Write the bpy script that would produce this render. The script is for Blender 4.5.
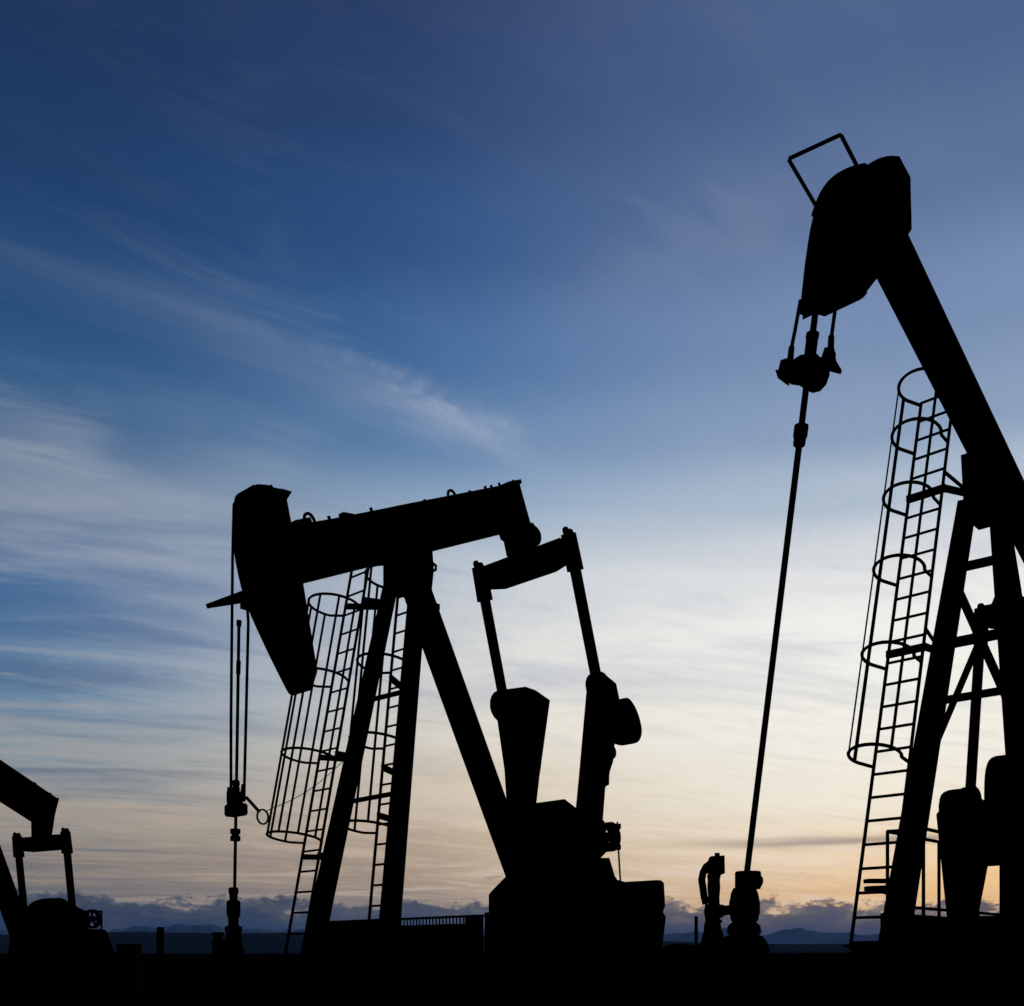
import bpy, bmesh, math, random
from mathutils import Vector, Matrix
random.seed(7)
for o in list(bpy.data.objects): bpy.data.objects.remove(o)
S = bpy.context.scene
COL = S.collection
R = math.radians

# ------------------------------------------------------------------ camera
F, HY, CH = 1000.0, 953.0, 0.9          # focal length in pixels, horizon row, camera height
cam = bpy.data.cameras.new('camera'); camo = bpy.data.objects.new('camera', cam); COL.objects.link(camo)
cam.sensor_width = 36; cam.lens = F/1024*36
cam.shift_y = (HY-503)/1024
cam.clip_start = 0.05; cam.clip_end = 120000
camo.location = (0, 0, CH); camo.rotation_euler = (R(90), 0, 0)
S.camera = camo

# ------------------------------------------------------------------ sky
SUN_AZ, SUN_EL = R(25.5), R(3.2)
W = bpy.data.worlds.new('World'); S.world = W; W.use_nodes = True
NT = W.node_tree; NT.nodes.clear()
def N(t, **k):
    n = NT.nodes.new(t)
    for a, v in k.items(): setattr(n, a, v)
    return n
def lk(a, b): NT.links.new(a, b)
def M(op, a, b=None, c=None, clamp=False):
    n = N('ShaderNodeMath', operation=op, use_clamp=clamp)
    for i, v in enumerate((a, b, c)):
        if v is None: continue
        if isinstance(v, (int, float)): n.inputs[i].default_value = v
        else: lk(v, n.inputs[i])
    return n.outputs[0]
def lin(c):
    return tuple(((v/255)/12.92 if v/255 <= .04045 else ((v/255+.055)/1.055)**2.4) for v in c)+(1,)
def ramp(fac, stops, interp='EASE'):
    n = N('ShaderNodeValToRGB'); r = n.color_ramp; r.interpolation = interp
    stops = sorted(stops)
    while len(r.elements) > 1: r.elements.remove(r.elements[-1])
    r.elements[0].position = stops[0][0]; r.elements[0].color = stops[0][1]
    for p, c in stops[1:]:
        e = r.elements.new(p); e.color = c
    lk(fac, n.inputs[0]); return n.outputs[0]
def mix(f, a, b, mode='MIX'):
    n = N('ShaderNodeMix', data_type='RGBA', blend_type=mode)
    if isinstance(f, (int, float)): n.inputs[0].default_value = f
    else: lk(f, n.inputs[0])
    for i, v in ((6, a), (7, b)):
        if isinstance(v, tuple): n.inputs[i].default_value = v
        else: lk(v, n.inputs[i])
    return n.outputs[2]
def sstep(v, a, b):
    n = N('ShaderNodeMapRange', interpolation_type='SMOOTHSTEP')
    lk(v, n.inputs[0]); n.inputs[1].default_value = a; n.inputs[2].default_value = b
    return n.outputs[0]
def comb(x, y, z=0.0):
    n = N('ShaderNodeCombineXYZ')
    for i, v in enumerate((x, y, z)):
        if isinstance(v, (int, float)): n.inputs[i].default_value = v
        else: lk(v, n.inputs[i])
    return n.outputs[0]
def noise(vec, scale, detail=6, rough=.55, dist=0.0):
    n = N('ShaderNodeTexNoise'); lk(vec, n.inputs['Vector'])
    n.inputs['Scale'].default_value = scale; n.inputs['Detail'].default_value = detail
    n.inputs['Roughness'].default_value = rough; n.inputs['Distortion'].default_value = dist
    return n.outputs[0]

tc = N('ShaderNodeTexCoord')
sp = N('ShaderNodeSeparateXYZ'); lk(tc.outputs['Generated'], sp.inputs[0])
dx, dy, dz = sp.outputs
hor = M('SQRT', M('ADD', M('MULTIPLY', dx, dx), M('MULTIPLY', dy, dy)))
hor = M('MAXIMUM', hor, .001)
q0 = M('DIVIDE', dz, hor)                                  # tangent of the elevation
q = M('MAXIMUM', q0, 0.0)
az = M('ARCTAN2', dx, dy)
csun = M('DIVIDE', M('ADD', M('MULTIPLY', dx, math.sin(SUN_AZ)), M('MULTIPLY', dy, math.cos(SUN_AZ))), hor)
daz = M('MULTIPLY', M('ARCCOSINE', M('MINIMUM', M('MAXIMUM', csun, -1.0), 1.0)), 180/math.pi)   # degrees from the sun
# high cloud sheet: directions carried onto a flat layer
zz = M('ADD', M('MAXIMUM', dz, 0.0), .09)
cxp = M('DIVIDE', dx, zz); cyp = M('DIVIDE', dy, zz)
def rot(a, sx, sy, ox=0, oy=0):
    ca, sa = math.cos(R(a)), math.sin(R(a))
    u = M('ADD', M('MULTIPLY', cxp, ca*sx), M('MULTIPLY', cyp, sa*sx))
    v = M('ADD', M('MULTIPLY', cxp, -sa*sy), M('MULTIPLY', cyp, ca*sy))
    return comb(M('ADD', u, ox), M('ADD', v, oy))
warp = noise(rot(0, .55, .55, 3.1, 7.7), 1.0, 3, .5)
qw = M('MAXIMUM', M('ADD', q, M('MULTIPLY', M('SUBTRACT', warp, .5), M('MULTIPLY', M('MINIMUM', q, .5), .30))), 0.0)

def col(pts, k):
    return [((HY-y)/1000*k, lin(c)) for y, c in pts]
sunw = ramp(qw, col([(0,(78,100,142)),(150,(94,116,156)),(300,(122,145,182)),(420,(142,163,193)),(490,(178,194,212)),(550,(238,239,238)),(620,(255,253,247)),(720,(255,252,242)),(790,(255,249,232)),(850,(255,234,204)),(895,(255,214,162)),(925,(246,204,156)),(953,(228,188,152))], .9))
midw = ramp(qw, col([(0,(45,65,107)),(120,(45,71,118)),(260,(50,88,141)),(380,(70,113,164)),(450,(100,136,179)),(515,(148,173,200)),(580,(204,212,219)),(650,(230,229,224)),(730,(240,231,214)),(790,(228,211,188)),(840,(196,176,156)),(875,(172,154,140)),(905,(150,140,138)),(953,(132,132,138))], 1.0))
farw = ramp(qw, col([(0,(29,52,92)),(150,(29,60,104)),(300,(38,77,124)),(400,(52,94,138)),(490,(80,112,148)),(590,(72,112,157)),(680,(100,136,168)),(760,(146,158,166)),(820,(164,157,149)),(870,(142,134,128)),(905,(114,113,119)),(953,(98,103,116))], .9))
back = ramp(qw, [(0,lin((40,44,64))),(.15,lin((34,42,66))),(.5,lin((22,36,68))),(1,lin((18,32,62)))])
f1 = sstep(daz, 6, 35); f2 = sstep(daz, 22, 54); f3 = sstep(daz, 48, 105)
base = mix(f3, mix(f2, mix(f1, sunw, midw), farw), back)
# clear-air colour behind it all
sk = N('ShaderNodeTexSky', sky_type='NISHITA'); sk.sun_disc = False
sk.sun_elevation = SUN_EL; sk.sun_rotation = SUN_AZ; sk.air_density = 1.2; sk.dust_density = 1.0; sk.ozone_density = 2.5
skc = mix(1.0, sk.outputs[0], (.10, .10, .10, 1), 'MULTIPLY')
base = mix(.04, base, skc)

# cirrus veil, long soft streaks
n1 = noise(rot(38, .55, 2.3, 1.3, 4.2), 1.0, 6, .60, .5)
n2 = noise(rot(12, .55, 3.2, 8.3, 1.2), 1.1, 6, .60, .6)
nf = noise(rot(33, 1.8, 6.0, 6.3, 2.2), 1.0, 7, .70, 1.6)
n3 = noise(rot(60, .5, 1.1, 2.3, 9.2), .9, 4, .55, .3)
up = sstep(q, .30, .62); lowm = M('SUBTRACT', 1.0, sstep(q, .36, .52))
# one long wisp from upper left to the middle
def seg(ax, ay, bx, by, w):
    L = math.hypot(bx-ax, by-ay); ux, uy = (bx-ax)/L, (by-ay)/L
    t = M('DIVIDE', M('ADD', M('MULTIPLY', M('SUBTRACT', cxp, ax), ux), M('MULTIPLY', M('SUBTRACT', cyp, ay), uy)), L)
    d = M('ADD', M('MULTIPLY', M('SUBTRACT', cxp, ax), -uy), M('MULTIPLY', M('SUBTRACT', cyp, ay), ux))
    d = M('ADD', d, M('ADD', M('MULTIPLY', M('SUBTRACT', n3, .5), .25), M('MULTIPLY', M('SUBTRACT', nf, .5), .22)))
    g = M('POWER', 2.718, M('MULTIPLY', M('MULTIPLY', d, d), -1/(w*w)))
    return M('MULTIPLY', g, M('MULTIPLY', sstep(t, -.15, .75), M('SUBTRACT', 1.0, sstep(t, .80, 1.15))))
def cp(px, py):
    x, z = (px-512)/1000, (HY-py)/1000; L = math.sqrt(x*x+1+z*z); z2 = z/L+.09
    return x/L/z2, 1/L/z2
def soft_(f, k): return M('ADD', M('MULTIPLY', f, 1-k), k)
def ws(x0, y0, x1, y1, w):
    a, b = cp(x0, y0), cp(x1, y1); return seg(a[0], a[1], b[0], b[1], w)
fib = M('MULTIPLY', sstep(n1, .26, .66), soft_(sstep(nf, .30, .68), .35)); fib2 = M('MULTIPLY', sstep(n2, .30, .66), soft_(sstep(nf, .30, .68), .45))
soft = lambda f, k: M('ADD', M('MULTIPLY', f, 1-k), k)
parts = [(ws(-140, 185, 522, 456, .050), soft(fib, .15), .82), (ws(150, 330, 505, 440, .06), fib, .6),
         (ws(120, 372, 330, 440, .07), fib, .75), (ws(60, 345, 300, 470, .09), fib2, .35),
         (ws(-220, 500, 262, 545, .15), soft(fib2, .2), .55), (ws(-200, 545, 262, 570, .07), fib2, .5),
         (ws(-150, 440, 130, 470, .05), soft(fib2, .1), .55), (ws(-120, 380, 110, 432, .08), fib2, .7),
         (ws(520, 320, 800, 190, .06), soft(fib, .5), .13), (ws(-60, 655, 275, 668, .16), soft(fib2, .3), .35)]
wtot = None
for w_, f_, k_ in parts:
    v_ = M('MULTIPLY', M('MULTIPLY', w_, f_), k_); wtot = v_ if wtot is None else M('ADD', wtot, v_)
thin = M('ADD', M('MULTIPLY', sstep(n1, .46, .80), .07), M('MULTIPLY', M('MULTIPLY', sstep(nf, .45, .75), sstep(n3, .40, .62)), .045))
wtot = M('ADD', wtot, M('MULTIPLY', thin, sstep(q, .25, .45)), clamp=True)
veilc = mix(f1, lin((205,210,220)), mix(f2, lin((178,188,205)), lin((163,170,184))))
veilc = mix(f3, veilc, lin((70,78,105)))
c1 = mix(wtot, base, veilc)
# lower sheet: lighter and greyer bands
band = noise(rot(16, .55, 1.7, 5.1, 2.4), 1.0, 7, .62, 1.3)
bandl = M('MULTIPLY', M('MULTIPLY', sstep(band, .46, .70), lowm), .62)
bandd = M('MULTIPLY', M('MULTIPLY', sstep(M('SUBTRACT', 1.0, band), .48, .72), lowm), M('ADD', .30, M('MULTIPLY', f2, .45)))
warm = sstep(M('SUBTRACT', .30, q), -.02, .2)
lightc = mix(warm, veilc, mix(f1, lin((255,243,228)), mix(f2, lin((232,212,192)), lin((184,166,150)))))
darkc = mix(warm, mix(f1, lin((205,209,213)), mix(f2, lin((132,152,182)), lin((66,98,142)))), mix(f1, lin((206,190,172)), mix(f2, lin((172,160,148)), lin((98,108,124)))))
lightc = mix(f3, lightc, lin((74,78,100))); darkc = mix(f3, darkc, lin((44,56,88)))
c2 = mix(bandl, c1, lightc)
c2 = mix(bandd, c2, darkc)
ng = noise(rot(24, 1.1, 3.2, 4.4, 3.3), 1.0, 8, .70, 1.8)
lowm2 = M('SUBTRACT', 1.0, sstep(q, .35, .50))
c2 = mix(M('MULTIPLY', M('MULTIPLY', sstep(ng, .48, .68), lowm2), .32), c2, lightc)
c2 = mix(M('MULTIPLY', M('MULTIPLY', sstep(M('SUBTRACT', 1.0, ng), .48, .68), lowm2), M('ADD', .22, M('MULTIPLY', f2, .14))), c2, darkc)
glow = M('POWER', 2.718, M('MULTIPLY', M('ADD', M('POWER', M('DIVIDE', daz, 6.5), 2.0), M('POWER', M('DIVIDE', M('SUBTRACT', q, .060), .042), 2.0)), -1.0))
c2 = mix(M('MULTIPLY', glow, .60), c2, (1.25, .72, .26, 1))
lowwarm = M('MULTIPLY', M('POWER', 2.718, M('MULTIPLY', M('POWER', M('DIVIDE', M('SUBTRACT', q, .085), .055), 2.0), -1.0)), M('SUBTRACT', 1.0, sstep(daz, 15, 60)))
c2 = mix(M('MULTIPLY', lowwarm, .14), c2, lin((250,206,160)))
# low grey strip right of the middle
sn = noise(comb(M('MULTIPLY', az, 6), M('MULTIPLY', q, 60)), 1.6, 6, .6)
strip = M('POWER', 2.718, M('MULTIPLY', M('POWER', M('DIVIDE', M('SUBTRACT', M('ADD', q, M('MULTIPLY', M('SUBTRACT', sn, .5), .012)), .106), .0048), 2.0), -1.0))
strip = M('MULTIPLY', strip, M('MULTIPLY', sstep(az, .10, .30), M('SUBTRACT', 1.0, sstep(az, .42, .62))))
c2 = mix(M('MULTIPLY', strip, .62), c2, lin((132,118,116)))
# cumulus bank on the horizon
cn = noise(comb(M('MULTIPLY', az, 23.0), M('MULTIPLY', q, 42.0), 2.7), 1.0, 8, .70)
cn2 = noise(comb(M('MULTIPLY', az, 4.0), M('MULTIPLY', q, 6.0), 9.7), 1.0, 3, .5)
topq = M('ADD', .017, M('ADD', M('MULTIPLY', cn, .068), M('MULTIPLY', M('SUBTRACT', cn2, .5), .045)))
over = M('SUBTRACT', topq, q)
cum = sstep(over, -.0003, .0018)
rim = M('MULTIPLY', cum, M('SUBTRACT', 1.0, sstep(over, .0005, .0055)))
body = noise(comb(M('MULTIPLY', az, 26.0), M('MULTIPLY', q, 75.0), 5.5), 1.0, 6, .6)
depth = sstep(over, .006, .032)
cumc = mix(depth, mix(f1, lin((82,86,102)), mix(f2, lin((70,80,98)), lin((58,70,91)))), mix(f1, lin((38,64,112)), mix(f2, lin((34,60,106)), lin((27,50,92)))))
cumc = mix(M('MULTIPLY', sstep(body, .45, .70), M('MULTIPLY', M('SUBTRACT', 1.0, depth), .45)), cumc, mix(f1, lin((178,160,150)), mix(f2, lin((138,134,138)), lin((102,108,122)))))
cumc = mix(M('MULTIPLY', rim, .8), cumc, mix(f1, lin((240,196,150)), mix(f2, lin((168,158,150)), lin((112,116,126)))))
cumc = mix(f3, cumc, lin((50,56,80)))
c3 = mix(M('MULTIPLY', cum, .92), c2, cumc)
# small loose puffs above the bank
puff = noise(comb(M('MULTIPLY', az, 22.0), M('MULTIPLY', q, 95.0), 1.9), 1.0, 5, .55)
pm = M('MULTIPLY', sstep(puff, .64, .72), M('MULTIPLY', sstep(q, .045, .055), M('SUBTRACT', 1.0, sstep(q, .07, .085))))
c3 = mix(M('MULTIPLY', pm, .6), c3, mix(f1, lin((140,125,125)), mix(f2, lin((128,122,124)), lin((88,92,106)))))
c3 = mix(sstep(q0, 0.0, -.02), c3, lin((20,22,28)))
bg = N('ShaderNodeBackground'); lk(c3, bg.inputs[0]); bg.inputs[1].default_value = 1.0
ow = N('ShaderNodeOutputWorld'); lk(bg.outputs[0], ow.inputs[0])

# ------------------------------------------------------------------ sun, already behind the cloud bank
sl = bpy.data.lights.new('sun', 'SUN'); so = bpy.data.objects.new('sun', sl); COL.objects.link(so)
sl.energy = 0.12; sl.angle = R(12); sl.color = (1, .82, .6)
so.rotation_euler = (R(90)-SUN_EL, 0, math.pi-SUN_AZ)
so.location = (8, 20, 12)

S.view_settings.view_transform = 'Standard'; S.view_settings.look = 'None'
S.view_settings.exposure = 0; S.view_settings.gamma = 1; S.view_settings.use_curve_mapping = False
S.render.engine = 'CYCLES'
cy = S.cycles; cy.max_bounces = 3; cy.diffuse_bounces = 1; cy.glossy_bounces = 1; cy.transmission_bounces = 1; cy.volume_bounces = 1
cy.use_adaptive_sampling = True; cy.adaptive_threshold = .015; cy.adaptive_min_samples = 12
W.cycles.sampling_method = 'MANUAL'; W.cycles.sample_map_resolution = 256

# ------------------------------------------------------------------ materials
def mat(name, c, rough=.6, metal=0.0, var=.35, scale=6.0, rust=None, bump=.2):
    m = bpy.data.materials.new(name); m.use_nodes = True; t = m.node_tree
    b = t.nodes['Principled BSDF']; b.inputs['Roughness'].default_value = rough; b.inputs['Metallic'].default_value = metal
    b.inputs['Specular IOR Level'].default_value = 0.0
    tcn = t.nodes.new('ShaderNodeTexCoord')
    n = t.nodes.new('ShaderNodeTexNoise'); n.inputs['Scale'].default_value = scale; n.inputs['Detail'].default_value = 8
    t.links.new(tcn.outputs['Object'], n.inputs['Vector'])
    r = t.nodes.new('ShaderNodeValToRGB')
    r.color_ramp.elements[0].position = .3; r.color_ramp.elements[1].position = .72
    r.color_ramp.elements[0].color = tuple(v*(1-var) for v in c)+(1,)
    r.color_ramp.elements[1].color = (rust if rust else tuple(v*(1+var) for v in c))+(1,)
    t.links.new(n.outputs[0], r.inputs[0]); t.links.new(r.outputs[0], b.inputs['Base Color'])
    bp = t.nodes.new('ShaderNodeBump'); bp.inputs['Strength'].default_value = bump; bp.inputs['Distance'].default_value = .02
    t.links.new(n.outputs[0], bp.inputs['Height']); t.links.new(bp.outputs[0], b.inputs['Normal'])
    return m
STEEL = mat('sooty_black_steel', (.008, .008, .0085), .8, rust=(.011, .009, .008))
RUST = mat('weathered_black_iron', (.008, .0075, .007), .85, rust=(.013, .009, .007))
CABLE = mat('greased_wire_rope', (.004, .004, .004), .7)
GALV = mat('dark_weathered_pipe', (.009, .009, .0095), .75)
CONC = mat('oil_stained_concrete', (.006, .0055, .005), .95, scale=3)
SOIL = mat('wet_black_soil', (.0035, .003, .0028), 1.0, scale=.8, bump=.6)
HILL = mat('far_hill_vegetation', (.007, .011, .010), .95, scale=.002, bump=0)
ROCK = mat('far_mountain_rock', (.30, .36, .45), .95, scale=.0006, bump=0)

# ------------------------------------------------------------------ mesh helpers
def link(name, bm, m, parent=None, smooth=False):
    bmesh.ops.recalc_face_normals(bm, faces=bm.faces[:])
    me = bpy.data.meshes.new(name); bm.to_mesh(me); bm.free()
    if smooth:
        for p in me.polygons: p.use_smooth = True
    me.materials.append(m)
    o = bpy.data.objects.new(name, me); COL.objects.link(o); o.parent = parent
    return o
def shared(name, src, loc, parent, rotation=None):
    o = bpy.data.objects.new(name, src.data); COL.objects.link(o); o.parent = parent; o.location = loc
    if rotation: o.rotation_euler = rotation
    return o
def thing(name, label, cat, loc, rz=0, group=None):
    o = bpy.data.objects.new(name, None); COL.objects.link(o); o.location = loc; o.rotation_euler = (0, 0, rz)
    o.empty_display_size = .3
    o['label'] = label; o['category'] = cat
    if group: o['group'] = group
    return o
def tag(o, label, cat, group=None):
    o['label'] = label; o['category'] = cat
    if group: o['group'] = group
    return o
def V(*a): return Vector(a)
def box(bm, x0, x1, y0, y1, z0, z1):
    r = bmesh.ops.create_cube(bm, size=1)
    bmesh.ops.scale(bm, verts=r['verts'], vec=(x1-x0, y1-y0, z1-z0))
    bmesh.ops.translate(bm, verts=r['verts'], vec=((x0+x1)/2, (y0+y1)/2, (z0+z1)/2))
    return r['verts']
def frame(p, q, up=(0, 0, 1)):
    d = (q-p).normalized(); up = Vector(up)
    if abs(d.dot(up)) > .98: up = Vector((1, 0, 0))
    s = d.cross(up).normalized(); t = s.cross(d).normalized()
    return d, s, t
def bar(bm, p, q, w, h, w2=None, h2=None, up=(0, 0, 1)):
    """box section from p to q: w across, h along up; may taper"""
    p, q = Vector(p), Vector(q); d, s, t = frame(p, q, up)
    w2 = w if w2 is None else w2; h2 = h if h2 is None else h2
    vs = []
    for c, ww, hh in ((p, w, h), (q, w2, h2)):
        for a, b in ((-1, -1), (1, -1), (1, 1), (-1, 1)):
            vs.append(bm.verts.new(c+s*(a*ww/2)+t*(b*hh/2)))
    for f in ((0,1,2,3), (7,6,5,4), (0,4,5,1), (1,5,6,2), (2,6,7,3), (3,7,4,0)):
        bm.faces.new([vs[i] for i in f])
def ibar(bm, p, q, w, h, ft=.03, wt=.03, up=(0, 0, 1)):
    """rolled I section: flanges w wide, h deep along up"""
    p, q = Vector(p), Vector(q); d, s, t = frame(p, q, up)
    for sg in (-1, 1):
        o = t*(sg*(h/2-ft/2)); bar(bm, p+o, q+o, w, ft, up=up)
    bar(bm, p, q, wt, h-2*ft, up=up)
def tube(bm, p, q, r, r2=None, n=8, caps=True):
    p, q = Vector(p), Vector(q); d, s, t = frame(p, q); r2 = r if r2 is None else r2
    A, B = [], []
    for i in range(n):
        a = 2*math.pi*i/n; e = s*math.cos(a)+t*math.sin(a)
        A.append(bm.verts.new(p+e*r)); B.append(bm.verts.new(q+e*r2))
    for i in range(n):
        j = (i+1) % n; bm.faces.new((A[i], A[j], B[j], B[i]))
    if caps: bm.faces.new(A[::-1]); bm.faces.new(B)
def pipe(bm, pts, r, n=6, closed=False):
    pts = [Vector(p) for p in pts]; rings = []; m = len(pts); ref = None
    for i, p in enumerate(pts):
        a = pts[(i-1) % m] if (closed or i > 0) else p
        b = pts[(i+1) % m] if (closed or i < m-1) else p
        d = (b-a).normalized()
        if ref is None:
            ref = Vector((0, 0, 1)) if abs(d.z) < .9 else Vector((1, 0, 0))
        s = d.cross(ref).normalized(); t = s.cross(d).normalized(); ref = t
        rings.append([bm.verts.new(p+(s*math.cos(2*math.pi*k/n)+t*math.sin(2*math.pi*k/n))*r) for k in range(n)])
    for i in range(m if closed else m-1):
        A, B = rings[i], rings[(i+1) % m]
        for k in range(n):
            j = (k+1) % n; bm.faces.new((A[k], A[j], B[j], B[k]))
    if not closed: bm.faces.new(rings[0][::-1]); bm.faces.new(rings[-1])
def prism(bm, prof, y0, y1):
    """profile of (x, z) pushed along y"""
    A = [bm.verts.new((x, y0, z)) for x, z in prof]; B = [bm.verts.new((x, y1, z)) for x, z in prof]
    bm.faces.new(A); bm.faces.new(B[::-1]); n = len(prof)
    for i in range(n):
        j = (i+1) % n; bm.faces.new((A[i], B[i], B[j], A[j]))
def lathe(bm, prof, c=(0, 0, 0), n=14, axis=None):
    """profile of (radius, height) about a line through c"""
    c = Vector(c); ax = Vector(axis).normalized() if axis is not None else Vector((0, 0, 1))
    ref = Vector((1, 0, 0)) if abs(ax.x) < .9 else Vector((0, 1, 0))
    s = ax.cross(ref).normalized(); t = ax.cross(s).normalized(); rings = []
    for r, h in prof:
        rings.append([bm.verts.new(c+ax*h+(s*math.cos(2*math.pi*k/n)+t*math.sin(2*math.pi*k/n))*max(r, .001)) for k in range(n)])
    for A, B in zip(rings, rings[1:]):
        for k in range(n):
            j = (k+1) % n; bm.faces.new((A[k], A[j], B[j], B[k]))
    bm.faces.new(rings[0][::-1]); bm.faces.new(rings[-1])
def bevel(bm, w, seg=2, ang=35):
    es = [e for e in bm.edges if len(e.link_faces) == 2 and e.calc_face_angle(0) > R(ang)]
    bmesh.ops.bevel(bm, geom=es, offset=w, segments=seg, affect='EDGES', clamp_overlap=True)
def B(): return bmesh.new()

def smooth(pts, n=4):
    out = []
    for i in range(len(pts)-1):
        p0 = pts[max(0, i-1)]; p1 = pts[i]; p2 = pts[i+1]; p3 = pts[min(len(pts)-1, i+2)]
        for k in range(n):
            t = k/n
            out.append(tuple(.5*(2*b+(c-a)*t+(2*a-5*b+4*c-d)*t*t+(3*b-a-3*c+d)*t**3) for a, b, c, d in zip(p0, p1, p2, p3)))
    return out+[pts[-1]]
class Site:
    """local frame of a machine: x along its walking beam towards the tail, y away from the viewer's side, z up"""
    def __init__(s, px, Y, th):
        s.Y = Y; s.X = (px-512)/F*Y; s.th = R(th); s.c = math.cos(s.th); s.s = math.sin(s.th)
    def on(s, px, py, y=0):                    # the point of the plane y = const seen at a pixel of the photo
        a = (px-512)/F; b = (HY-py)/F
        t = (y-s.s*s.X+s.c*s.Y)/(-s.s*a+s.c)
        X = t*a-s.X; Y = t-s.Y
        return V(s.c*X+s.s*Y, y, CH+t*b)
    def onx(s, px, py, x):                     # the same for a plane x = const
        a = (px-512)/F; b = (HY-py)/F
        t = (x+s.c*s.X+s.s*s.Y)/(s.c*a+s.s)
        X = t*a-s.X; Y = t-s.Y
        return V(x, -s.s*X+s.c*Y, CH+t*b)
    def prof(s, pts, y): return [(p.x, p.z) for p in (s.on(a, b, y) for a, b in pts)]

# ------------------------------------------------------------------ ground, hills, mountains
def hsh(i, s=0): return random.Random(i*7919+s*104729).random()
def vn(x, s=0):
    i = math.floor(x); f = x-i; f = f*f*(3-2*f); return hsh(i, s)*(1-f)+hsh(i+1, s)*f
def fbm(x, s=0, o=5):
    return sum(vn(x*2**k, s+k)*.5**k for k in range(o))/sum(.5**k for k in range(o))
bm = B()
xs = [-30000, -12000, -5000, -2000, -900, -400, -180, -90]+[-60+i*1.5 for i in range(81)]+[90, 180, 400, 900, 2000, 5000, 12000, 30000]
ys = [-30000, -8000, -2000, -400, -100, -30]+[-12+i*1.0 for i in range(73)]+[66, 75, 84, 90, 95, 100, 106, 115, 130, 200, 350, 700, 1500, 4000, 9000, 18000, 30000]
G = []
for y in ys:
    row = []
    for x in xs:
        near = 1 if (abs(x) < 61 and -13 < y < 61) else 0
        z = near*(-.05+.10*fbm(x*.9+31*math.sin(y*.37), 3, 3)*fbm(y*.8+x*.21, 4, 3)*2-.05)
        rise = max(0, 1-abs(y-97)/26) if 66 < y < 125 else 0
        if rise and abs(x) < 75:
            z += rise*rise*(3-2*rise)*(.66+.26*max(0, min(1, (x+45)/60))+.42*(fbm(x*.13+.02*y, 15, 5)-.5)+.10*(hsh(int(x*7+y), 5)-.5))
        row.append(bm.verts.new((x, y, z)))
    G.append(row)
for j in range(len(ys)-1):
    for i in range(len(xs)-1):
        bm.faces.new((G[j][i], G[j][i+1], G[j+1][i+1], G[j+1][i]))
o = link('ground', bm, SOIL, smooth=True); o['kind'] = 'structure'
gz = {}
for j, y in enumerate(ys):
    if 84 <= y <= 106: gz[y] = [(v.co[0], v.co[2]) for v in o.data.vertices[j*len(xs):(j+1)*len(xs)]]
# short dry grass along that rise
bm = B(); rg = random.Random(3)
for k in range(7000):
    y = rg.choice(list(gz)); x = rg.uniform(-58, 58)
    if fbm(x*.35, 33, 3) < .42 and rg.random() < .8: continue
    row = gz[y]; i = max(n_ for n_ in range(len(row)) if row[n_][0] <= x)
    (xa, za), (xb, zb2) = row[i], row[i+1]; z = za+(zb2-za)*(x-xa)/(xb-xa)
    h = rg.uniform(.06, .22)*(1.6 if rg.random() < .06 else 1); w = rg.uniform(.012, .03); l = rg.uniform(-.10, .10)
    yy = y+rg.uniform(-.3, .3)
    p = [bm.verts.new(c) for c in ((x-w, yy, z-.05), (x+w, yy+.02, z-.05), (x+w*.6+l*.4, yy, z+h*.6), (x+l, yy, z+h))]
    bm.faces.new(p[:3]); bm.faces.new((p[0], p[2], p[3]))
go = link('dry_grass', bm, SOIL); go['kind'] = 'stuff'; 

def ridge(name, m, dist, depth, hfun, seed, az0=-55, az1=55, n=260):
    """a range of hills: rows from foot over crest and down behind"""
    bm = B(); rows = []
    prof = [(-1, 0), (-.62, .22), (-.3, .62), (-.1, .92), (0, 1), (.25, .8), (.7, .3), (1, 0)]
    for k, (d, h) in enumerate(prof):
        r = []
        for i in range(n+1):
            a = R(az0+(az1-az0)*i/n); H = hfun(math.degrees(a))
            Y = dist+d*depth*(1+.35*(fbm(i*.11+k*3.1, seed+9)-.5))
            wob = 1+.35*(fbm(i*.22+k*5.7, seed+5)-.5) if 0 < h < 1 else 1
            r.append(bm.verts.new((Y*math.tan(a), Y, H*h*wob-2 if h > 0 else -2)))
        rows.append(r)
    for A, C in zip(rows, rows[1:]):
        for i in range(n): bm.faces.new((A[i], A[i+1], C[i+1], C[i]))
    o = link(name, bm, m, smooth=True); o['kind'] = 'structure'; return o
def hh(a):                                      # near low ridge: highest on the left
    return (118+40*fbm(a*.16+3.3, 21, 5))*(1.0-.5*max(0, min(1, (a+2)/14)))
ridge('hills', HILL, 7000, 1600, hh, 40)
def mh(a):
    return min(740, 560+330*(fbm(a*.16+5.1, 61, 3)-.5)+430*(fbm(a*.55+2.2, 63, 6)-.5))
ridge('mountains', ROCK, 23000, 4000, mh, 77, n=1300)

# a low earth bank behind the wells
bm = B(); prof = [(-1, 0), (-.75, .35), (-.45, .8), (-.2, .98), (.2, 1.0), (.5, .75), (.8, .3), (1, 0)]
rows = []
for i in range(61):
    t = i/60; x = 2.0+2.7*t; h = 1.16*min(1, (1-abs(2*t-1)**6))*(.96+.08*fbm(i*.3, 90, 4))
    rows.append([bm.verts.new((x+.0*p, 17+1.6*p, -.12+h*k)) for p, k in prof])
for A, C in zip(rows, rows[1:]):
    for i in range(len(prof)-1): bm.faces.new((A[i], A[i+1], C[i+1], C[i]))
o = link('earth_bank', bm, SOIL, smooth=True); o['kind'] = 'structure'

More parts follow.
